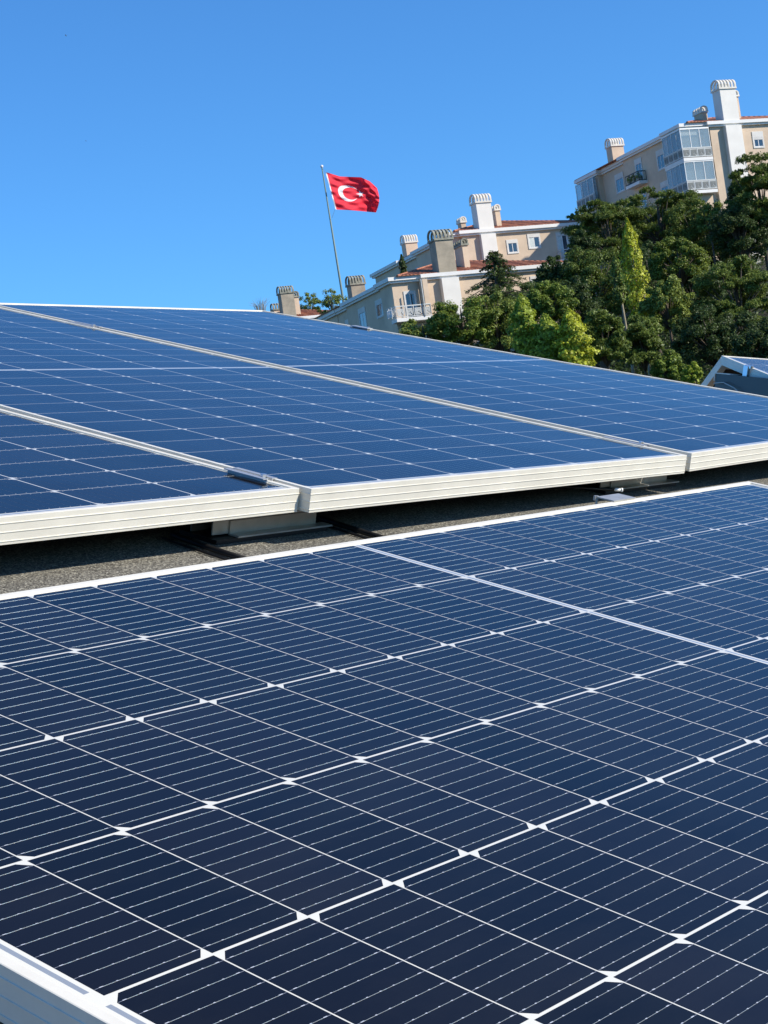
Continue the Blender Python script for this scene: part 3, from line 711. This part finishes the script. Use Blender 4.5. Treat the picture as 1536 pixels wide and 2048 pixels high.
# F: the far left building, only roof and chimneys show over the panels
Fb = std('lowest apartment building at the far left, only chimneys and tiled roof show above the panels', (499, 652), 205, W=13.0, set_=(0, .35, .95, .25))
chimney(Fb, 4.05, 5.60, -.72, .5, .48, 3.3, 'x', 'stucco2', 'capd')
chimney(Fb, 6.2, 6.85, 1.2, 2.8, .6, 3.05, 'y', 'stucco', 'capd', 3)
chimney(Fb, 4.9, 5.9, 5.0, 6.0, .8, 2.3, 'x', 'stucco', 'capd', 4)

# ------------------------------------------------------------------ flag and flagpole (two things: the flag hangs on the pole)
def flag():
    dpl = 230.0; top = at(644, 336, dpl); base = at(688, 610, dpl)
    t = empty('flagpole', 'tall slender grey green flagpole rising behind the roofs', 'flagpole', loc=Vector((base.x, base.y, base.z)))
    gd, gr = dr_of(base); gz = terrain(gd, gr); d = (top - base); k = (base.z - gz) / d.z; foot = base - d * k
    mb = MB(); mb.tube([foot - base, Vector((0, 0, 0)), top - base], [.20, .165, .075], 12); mb.build('pole', M['pole'], t, True)
    mb = MB(); q = top - base; mb.tube([q, q + Vector((0, 0, .12)), q + Vector((0, 0, .3)), q + Vector((0, 0, .4))], [.06, .19, .19, .05], 10); mb.build('finial', M['flagw'], t, True)
    # halyard
    h1 = at(650, 344, dpl - .4); h2 = at(670, 419, dpl - .6); h3 = at(664, 436, dpl - .15)
    mb = MB(); mb.tube([top - base, h1 - base], .02, 4); mb.build('rope', M['rail'], t)
    mb = MB(); mb.tube([h2 - base, h3 - base], .02, 4); mb.build('rope', M['rail'], t)
    # cloth: corner points surveyed, waves in depth
    TL, BL, TR, BR = at(651, 344, dpl), at(671, 419, dpl), at(756, 384, dpl), at(751, 425, dpl)
    N1, N2 = 60, 34; V_ = []; away = FH
    # edge curves in picture coordinates
    top_c = [(651, 344), (680, 353), (722, 354.5), (740, 363), (754, 376)]
    bot_c = [(671, 419), (695, 420), (720, 422), (740, 424), (752, 425)]
    def cur(c, s):
        x = s * (len(c) - 1); i = min(int(x), len(c) - 2); f = x - i
        return (c[i][0] * (1 - f) + c[i + 1][0] * f, c[i][1] * (1 - f) + c[i + 1][1] * f)
    for j in range(N2 + 1):
        v = j / N2
        for i in range(N1 + 1):
            s = i / N1; a_, b__ = cur(top_c, s), cur(bot_c, s)
            bow = 7 * math.sin(math.pi * v) * s ** 2
            U_, V0 = a_[0] * (1 - v) + b__[0] * v + bow * .8, a_[1] * (1 - v) + b__[1] * v
            w = .55 * math.sin(6.2 * s - 3.4 * v + .4) * (.25 + s) + .30 * math.sin(17 * s + 9 * v * (1 - s)) * (.35 + .3 * s) + .08 * math.sin(34 * v + 11 * s) + .10 * math.sin(23 * v - 16 * s)
            V_.append(at(U_, V0, dpl + w + 3.6 * s))
    n_ = N1 + 1; F_ = []; mi = []
    def inside(s, v):
        X, Y_ = s * 1.5, v                          # flag proportions 2:3
        c = (X - .5) ** 2 + (Y_ - .5) ** 2 < .25 ** 2 and (X - .5625) ** 2 + (Y_ - .5) ** 2 > .20 ** 2
        # star
        px, py = X - .83, Y_ - .5; r = math.hypot(px, py); th_ = math.atan2(py, -px)
        k = math.cos(math.radians(36)); star = False
        if r < .13:
            m_ = (th_ + math.pi / 5) % (2 * math.pi / 5) - math.pi / 5; ro, ri = .125, .048
            # radius of the star edge at this angle
            am = abs(m_); x1, y1 = ro, 0; x2, y2 = ri * math.cos(math.pi / 5), ri * math.sin(math.pi / 5)
            dx, dy = x2 - x1, y2 - y1; den = math.cos(am) * dy - math.sin(am) * dx
            rr = (x1 * dy - y1 * dx) / den if abs(den) > 1e-9 else ri; star = r < rr
        return c or star
    SUB = 1
    for j in range(N2):
        for i in range(N1):
            F_.append((j * n_ + i, j * n_ + i + 1, (j + 1) * n_ + i + 1, (j + 1) * n_ + i))
    me = bpy.data.meshes.new('flag'); me.from_pydata([tuple(p - TL) for p in V_], [], F_)
    uv = me.uv_layers.new(name='UVMap')
    for p in me.polygons:
        for li in p.loop_indices:
            vi = me.loops[li].vertex_index; uv.data[li].uv = ((vi % n_) / N1, (vi // n_) / N2)
    o = link('flag', me, [M['flag']], None, True); o.location = TL
    sb = o.modifiers.new('s', 'SUBSURF'); sb.levels = 1; sb.render_levels = 1
    # emblem drawn procedurally on the cloth
    nt = M['flag'].node_tree; uvn = nt.nodes.new('ShaderNodeUVMap'); sp = nt.nodes.new('ShaderNodeSeparateXYZ'); nt.links.new(uvn.outputs[0], sp.inputs[0])
    def mth(op, a1, b1=None, c1=None):
        q = nt.nodes.new('ShaderNodeMath'); q.operation = op
        for i, z in enumerate((a1, b1, c1)):
            if z is None: continue
            if isinstance(z, (int, float)): q.inputs[i].default_value = z
            else: nt.links.new(z, q.inputs[i])
        return q.outputs[0]
    X = mth('MULTIPLY', sp.outputs[0], 1.5); Yv = sp.outputs[1]; cy = mth('SUBTRACT', Yv, .5)
    MC = .46
    def dist(cx): return mth('SQRT', mth('ADD', mth('POWER', mth('SUBTRACT', X, cx), 2), mth('POWER', cy, 2)))
    moon = mth('MULTIPLY', mth('LESS_THAN', dist(MC), .24), mth('GREATER_THAN', dist(MC + .068), .182))
    px = mth('SUBTRACT', X, MC + .28); r = dist(MC + .28); an = mth('ARCTAN2', cy, mth('MULTIPLY', px, -1))
    m_ = mth('ABSOLUTE', mth('SUBTRACT', mth('FLOORED_MODULO', mth('ADD', an, math.pi / 5), 2 * math.pi / 5), math.pi / 5))
    ro, ri = .11, .042; x1 = ro; x2, y2 = ri * math.cos(math.pi / 5), ri * math.sin(math.pi / 5); dx, dy = x2 - x1, y2
    den = mth('SUBTRACT', mth('MULTIPLY', mth('COSINE', m_), dy), mth('MULTIPLY', mth('SINE', m_), dx))
    star = mth('LESS_THAN', r, mth('DIVIDE', x1 * dy, den))
    hoist = mth('LESS_THAN', sp.outputs[0], .022)
    msk = mth('MAXIMUM', mth('MAXIMUM', moon, star), hoist)
    mx = nt.nodes.new('ShaderNodeMix'); mx.data_type = 'RGBA'; mx.inputs[6].default_value = (.86, .022, .05, 1); mx.inputs[7].default_value = (.82, .80, .80, 1)
    nt.links.new(msk, mx.inputs[0])
    for nd in nt.nodes:
        if nd.type == 'BSDF_PRINCIPLED': nt.links.new(mx.outputs[2], nd.inputs['Base Color'])
        if nd.type == 'BSDF_TRANSLUCENT': nt.links.new(mx.outputs[2], nd.inputs[0])
    tag(o, 'red flag with white crescent and star flying from the tall pole', 'flag')
flag()

# ------------------------------------------------------------------ vegetation
def sph(n_):
    d = rng.normal(0, 1, (n_, 3)); return d / np.linalg.norm(d, axis=1)[:, None]
def tree(name, u, v, ru, rv, d, kind, leaf, label, dens=1.0, trunk='trunk', size=None):
    c = at(u, v, d); gd, gr = dr_of(c); gz = terrain(gd, gr); gz = min(gz, c.z - rv / F * d * .9)
    base = Vector((c.x, c.y, gz)); H = c.z - gz; rx = ru / F * d; rz = rv / F * d
    t = empty(name, label, 'tree', 'trees on the hillside', loc=base)
    mb = MB(); tr = max(.09, min(.32, rx * .07)); cen = np.array([0, 0, H])
    side = RH; lean = rng.normal(0, .03, 2)
    topz = H + rz * (.6 if kind != 'conifer' else .98)
    mb.tube([(0, 0, -.3), (lean[0] * H * .4, lean[1] * H * .4, H * .45), (0, 0, H), (0, 0, topz)], [tr * 1.25, tr, tr * .75, tr * .15], 8)
    cl = []; P = []; Nn = []
    if kind in ('broad', 'pine', 'vine', 'sparse'):
        nb = {'broad': 92, 'pine': 64, 'vine': 80, 'sparse': 40}[kind]
        dirs = sph(nb * 3); dirs = dirs[dirs[:, 2] > -.75][:nb]
        rad = rng.uniform(.25, 1.0, len(dirs)) ** .6 if kind != 'vine' else rng.uniform(.72, .9, len(dirs))
        lump = 1 + .09 * np.sin(dirs[:, 0] * 4 + rng.uniform(0, 6)) + .09 * np.sin(dirs[:, 1] * 5 + rng.uniform(0, 6))
        cl = cen + dirs * np.array([rx, rx, rz]) * (rad * lump)[:, None]
        br = (rx + rz) / 2 * rng.uniform(.10, .27, len(cl))
        for p, rb in zip(cl, br):
            m_ = (p + cen * np.array([0, 0, 1]) * 1) / 2; m_ = np.array([p[0] * .45, p[1] * .45, (p[2] + H - rz * .5) / 2])
            if rng.random() < .6: mb.tube([(0, 0, max(H - rz * .8, H * .35)), tuple(m_), tuple(p)], [tr * .4, tr * .22, .015], 5)
        if kind == 'pine':                                # needle tufts at twig ends
            for p, rb in zip(cl, br):
                nt_ = int(42 * dens); q = sph(nt_); q[:, 2] = np.abs(q[:, 2]) * .8 + .05 * q[:, 2]
                tc = p + q * np.array([rb * 1.3, rb * 1.3, rb * .95]) * rng.uniform(.35, 1, nt_)[:, None]
                for k in range(10):
                    dd = sph(nt_) + np.array([0, 0, .5]); P.append(tc + dd * .11); Nn.append(np.cross(dd, sph(nt_)) + .3 * q)
        else:
            for p, rb in zip(cl, br):
                k = int({'broad': 290, 'vine': 420, 'sparse': 150}[kind] * dens); q = sph(k)
                P.append(p + q * np.array([rb, rb, rb * .8]) * (rng.uniform(0, 1, k) ** .45)[:, None] * rng.uniform(.8, 1.25, k)[:, None]); Nn.append(q + np.array([0, 0, .7]))
        asp = {'pine': .28, 'broad': .62, 'vine': .8, 'sparse': .6}[kind]; sz = {'pine': .23, 'broad': .145, 'vine': .13, 'sparse': .18}[kind]
    elif kind == 'poplar':
        n_ = int(5200 * dens); z = rng.uniform(-1, 1, n_); prof = np.clip((1 - np.clip(z, 0, 1) ** 1.6) ** .8 * (1 - np.clip(-z, 0, 1) ** 5), 0, 1) * (.86 + .14 * np.sin(z * 17 + rng.uniform(0, 6)))
        a = rng.uniform(0, 2 * np.pi, n_); rr = np.sqrt(rng.uniform(.12, 1, n_)) * prof * rx * (1 + .30 * np.sin(3 * a + z * 5) * rng.uniform(.3, 1.3, n_))
        P.append(np.stack([np.cos(a) * rr, np.sin(a) * rr, H + z * rz], 1)); Nn.append(np.stack([np.cos(a), np.sin(a), np.full(n_, .5)], 1))
        for k in range(30):
            z0 = rng.uniform(-.9, .45); a0 = rng.uniform(0, 6.28); r0 = rx * .6 * (1 - max(0, z0))
            mb.tube([(0, 0, H + z0 * rz), (math.cos(a0) * r0 * .6, math.sin(a0) * r0 * .6, H + (z0 + .12) * rz), (math.cos(a0) * r0, math.sin(a0) * r0, H + (z0 + .3) * rz)], [tr * .3, .03, .012], 4)
        asp, sz = .75, .17
    elif kind == 'conifer':
        nw = 30
        for k in range(nw):
            f = k / nw; z0 = H - rz + 2 * rz * f ** .9; ln = rx * (1 - f) ** .85 * 1.05 + .12
            for a0 in rng.uniform(0, 6.28, 6):
                l_ = ln * rng.uniform(.7, 1.15); e0 = np.array([math.cos(a0), math.sin(a0), 0])
                tip = e0 * l_ + np.array([0, 0, z0 - l_ * .10]); mid = e0 * l_ * .5 + np.array([0, 0, z0 + l_ * .10]); st_ = np.array([0, 0, z0])
                mb.tube([tuple(st_), tuple(mid), tuple(tip)], [.05, .035, .012], 4)
                m_ = int(210 * dens * (l_ / rx + .12)); tt = rng.uniform(.12, 1, m_)[:, None]; pos = st_ * (1 - tt) ** 2 + 2 * mid * tt * (1 - tt) + tip * tt ** 2
                perp = np.array([-e0[1], e0[0], 0]); pos = pos + perp * (rng.normal(0, .16, m_) * l_ * .5 * (1 - tt[:, 0] * .6))[:, None] + np.array([0, 0, 1]) * rng.normal(-.04, .06, m_)[:, None]
                P.append(pos); Nn.append(np.tile([0, 0, 1.2], (m_, 1)))
        asp, sz = .35, .22
    P = np.concatenate(P); Nn = np.concatenate(Nn)
    if size: sz = size
    mb.build('trunk', M[trunk], t, True)
    leaves_mesh('crown', P, Nn, sz, asp, L[leaf], t)
    return t
T = tree
T('pine_tree', 1218, 476, 74, 74, 141, 'pine', 'pine', 'dark spreading pine below the left wing of the upper building', 1.3)
T('pine_tree', 1320, 445, 92, 66, 143, 'pine', 'pine', 'wide green pine whose top hides the lower floors of the upper building', 1.4)
T('pine_tree', 1392, 470, 62, 70, 140, 'broad', 'pine', 'dense dark tree just under the glazed corner balconies', 1.0)
T('leafy_tree', 1418, 440, 30, 46, 137, 'sparse', 'fig', 'thin leafy tree in front of the cream wall below the balconies', .9)
T('pine_tree', 1522, 408, 72, 88, 134, 'pine', 'pine', 'tall pine at the upper right edge covering the building wall', 1.6)
T('cedar_tree', 1480, 408, 50, 66, 139, 'conifer', 'conifer', 'small spiky cedar against the white chimney breast', .5)
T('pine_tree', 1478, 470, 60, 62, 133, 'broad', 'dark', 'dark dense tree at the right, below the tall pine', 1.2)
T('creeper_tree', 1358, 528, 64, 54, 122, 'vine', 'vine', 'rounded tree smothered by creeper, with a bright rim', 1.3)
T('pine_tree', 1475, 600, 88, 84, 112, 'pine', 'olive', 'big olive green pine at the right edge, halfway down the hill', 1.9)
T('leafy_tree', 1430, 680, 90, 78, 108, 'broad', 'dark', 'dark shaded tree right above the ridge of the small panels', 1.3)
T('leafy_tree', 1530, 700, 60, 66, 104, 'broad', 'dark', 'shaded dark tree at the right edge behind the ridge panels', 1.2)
T('poplar_tree', 1270, 552, 27, 116, 111, 'poplar', 'yellow', 'tall slender yellow green poplar standing before the dark trees', 1.0, 'trunkp')
T('poplar_tree', 1236, 560, 15, 50, 113, 'poplar', 'olive', 'thin sparse poplar with a bare pale stem beside the yellow poplar', .35, 'trunkp')
T('leafy_tree', 1333, 612, 46, 62, 109, 'broad', 'fig', 'light green young tree to the right of the yellow poplar', .8)
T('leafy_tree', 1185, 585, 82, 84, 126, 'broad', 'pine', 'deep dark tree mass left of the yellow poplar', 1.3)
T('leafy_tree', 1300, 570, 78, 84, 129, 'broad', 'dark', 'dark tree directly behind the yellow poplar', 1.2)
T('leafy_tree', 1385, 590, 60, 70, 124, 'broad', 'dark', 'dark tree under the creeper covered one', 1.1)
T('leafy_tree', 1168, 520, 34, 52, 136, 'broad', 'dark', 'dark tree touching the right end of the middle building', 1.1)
T('pine_tree', 1208, 685, 46, 62, 95, 'pine', 'olive', 'bushy olive pine with upright tips, just above the panels', 1.3)
T('pine_tree', 1285, 695, 46, 62, 97, 'pine', 'olive', 'second bushy pine, below the yellow poplar', 1.2)
T('leafy_tree', 1335, 742, 36, 34, 96, 'broad', 'mid', 'low dark green bush above the panel edge, left of the ridge panels', .8)
T('leafy_tree', 1388, 750, 22, 26, 92, 'sparse', 'bright', 'small yellowish shrub right beside the ridge panels', 1.0)
T('poplar_tree', 1148, 688, 38, 70, 93, 'poplar', 'yellow', 'yellow tipped young poplar, third and rightmost of the bright row', 1.5, 'trunkp')
T('poplar_tree', 1098, 694, 38, 66, 94, 'poplar', 'bright', 'bright green young poplar in the middle of the bright row', 1.5, 'trunkp')
T('poplar_tree', 1052, 668, 34, 80, 95, 'poplar', 'bright', 'bright green young poplar, leftmost and tallest of the bright row', 1.5, 'trunkp')
T('leafy_tree', 1096, 608, 50, 42, 111, 'broad', 'mid', 'fresh green broad leaved tree under the eaves of the nearest building', .8)
T('fir_tree', 1000, 604, 125, 106, 121, 'conifer', 'conifer', 'dark fir with a thin pointed top before the tiled roof', .8)
T('leafy_tree', 848, 674, 64, 46, 106, 'sparse', 'fig', 'fig like bush with large leaves below the open balcony', 1.5)
T('leafy_tree', 925, 648, 62, 56, 105, 'broad', 'mid', 'green bush left of the fir, just above the panel edge', .9)
T('leafy_tree', 990, 655, 60, 70, 106, 'broad', 'fig', 'green tree at the foot of the fir', .8)
T('leafy_tree', 1055, 612, 60, 52, 124, 'broad', 'conifer', 'dark tree before the shaded wall of the nearest building', .9)
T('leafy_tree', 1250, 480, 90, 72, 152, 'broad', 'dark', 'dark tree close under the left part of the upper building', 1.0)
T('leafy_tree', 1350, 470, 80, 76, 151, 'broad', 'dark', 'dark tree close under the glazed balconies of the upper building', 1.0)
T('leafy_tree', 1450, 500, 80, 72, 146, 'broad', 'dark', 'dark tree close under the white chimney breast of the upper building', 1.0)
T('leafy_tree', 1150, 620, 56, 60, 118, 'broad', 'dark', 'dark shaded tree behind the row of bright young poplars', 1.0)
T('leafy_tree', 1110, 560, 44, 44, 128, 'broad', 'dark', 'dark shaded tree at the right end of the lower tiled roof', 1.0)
T('leafy_tree', 620, 612, 26, 26, 236, 'sparse', 'fig', 'small tree behind the small chimney at the far left', .6)
T('leafy_tree', 664, 612, 34, 34, 176, 'sparse', 'fig', 'feathery tree at the foot of the flagpole', .45)
T('leafy_tree', 1150, 440, 18, 16, 176, 'sparse', 'olive', 'pale little tree between the middle and the upper building', .4)
T('cypress_tree', 806, 535, 7, 26, 152, 'poplar', 'dark', 'tiny dark cypress poking up between the two middle roofs', .25)
# bare shrub at the end of the panel row
c = at(520, 618, 160); t = empty('bare_shrub', 'bare twiggy shrub left of the far left chimney, against the sky', 'shrub', loc=c); mb = MB()
for k in range(46):
    a0 = rng.uniform(0, 6.28); s = rng.uniform(.3, 1.0); p1 = (math.cos(a0) * s * .6, math.sin(a0) * s * .6, rng.uniform(.1, .6)); p2 = (math.cos(a0) * s * 1.1, math.sin(a0) * s * 1.1, p1[2] + rng.uniform(.1, .55))
    mb.tube([(0, 0, -3), p1, p2], [.03, .018, .008], 4)
mb.build('twigs', M['trunkp'], t)
# undergrowth between the trees
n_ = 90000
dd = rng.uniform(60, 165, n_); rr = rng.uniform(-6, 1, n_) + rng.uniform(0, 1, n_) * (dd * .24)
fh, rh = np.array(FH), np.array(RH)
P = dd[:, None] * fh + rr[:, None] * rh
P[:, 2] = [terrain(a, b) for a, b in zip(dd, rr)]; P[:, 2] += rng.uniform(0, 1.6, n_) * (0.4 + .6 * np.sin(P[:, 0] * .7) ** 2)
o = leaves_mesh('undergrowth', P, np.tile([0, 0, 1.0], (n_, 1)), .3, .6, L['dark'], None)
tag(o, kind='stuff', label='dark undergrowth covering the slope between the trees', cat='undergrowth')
# two specks in the sky: birds
def bird(u, v, d, span, label):
    c = at(u, v, d); mb = MB(); s = span
    mb.tube([(-.16 * s, 0, 0), (-.05 * s, 0, .01 * s), (.10 * s, 0, .02 * s), (.22 * s, 0, .03 * s)], [.01 * s, .055 * s, .06 * s, .015 * s], 8)
    for q in (1, -1):
        mb.poly([(.10 * s, 0, .04 * s), (.12 * s, q * .25 * s, .12 * s), (.02 * s, q * .5 * s, .02 * s), (0, q * .24 * s, .09 * s), (-.04 * s, 0, .03 * s)])
    mb.poly([(-.12 * s, .02 * s, 0), (-.26 * s, .06 * s, 0), (-.26 * s, -.06 * s, 0), (-.12 * s, -.02 * s, 0)])
    o = mb.build('bird', M['rail'], None); o.location = c; o.rotation_euler = (0.3, 0.1, 2.2); tag(o, label, 'bird', 'tiny birds in the sky')
bird(132, 71, 220, .55, 'tiny dark bird high in the upper left sky')
bird(172, 282, 260, .4, 'tiny pale bird lower in the left sky')

scene.render.engine = 'CYCLES'
scene.cycles.use_denoising = True
scene.render.resolution_x = 768; scene.render.resolution_y = 1024
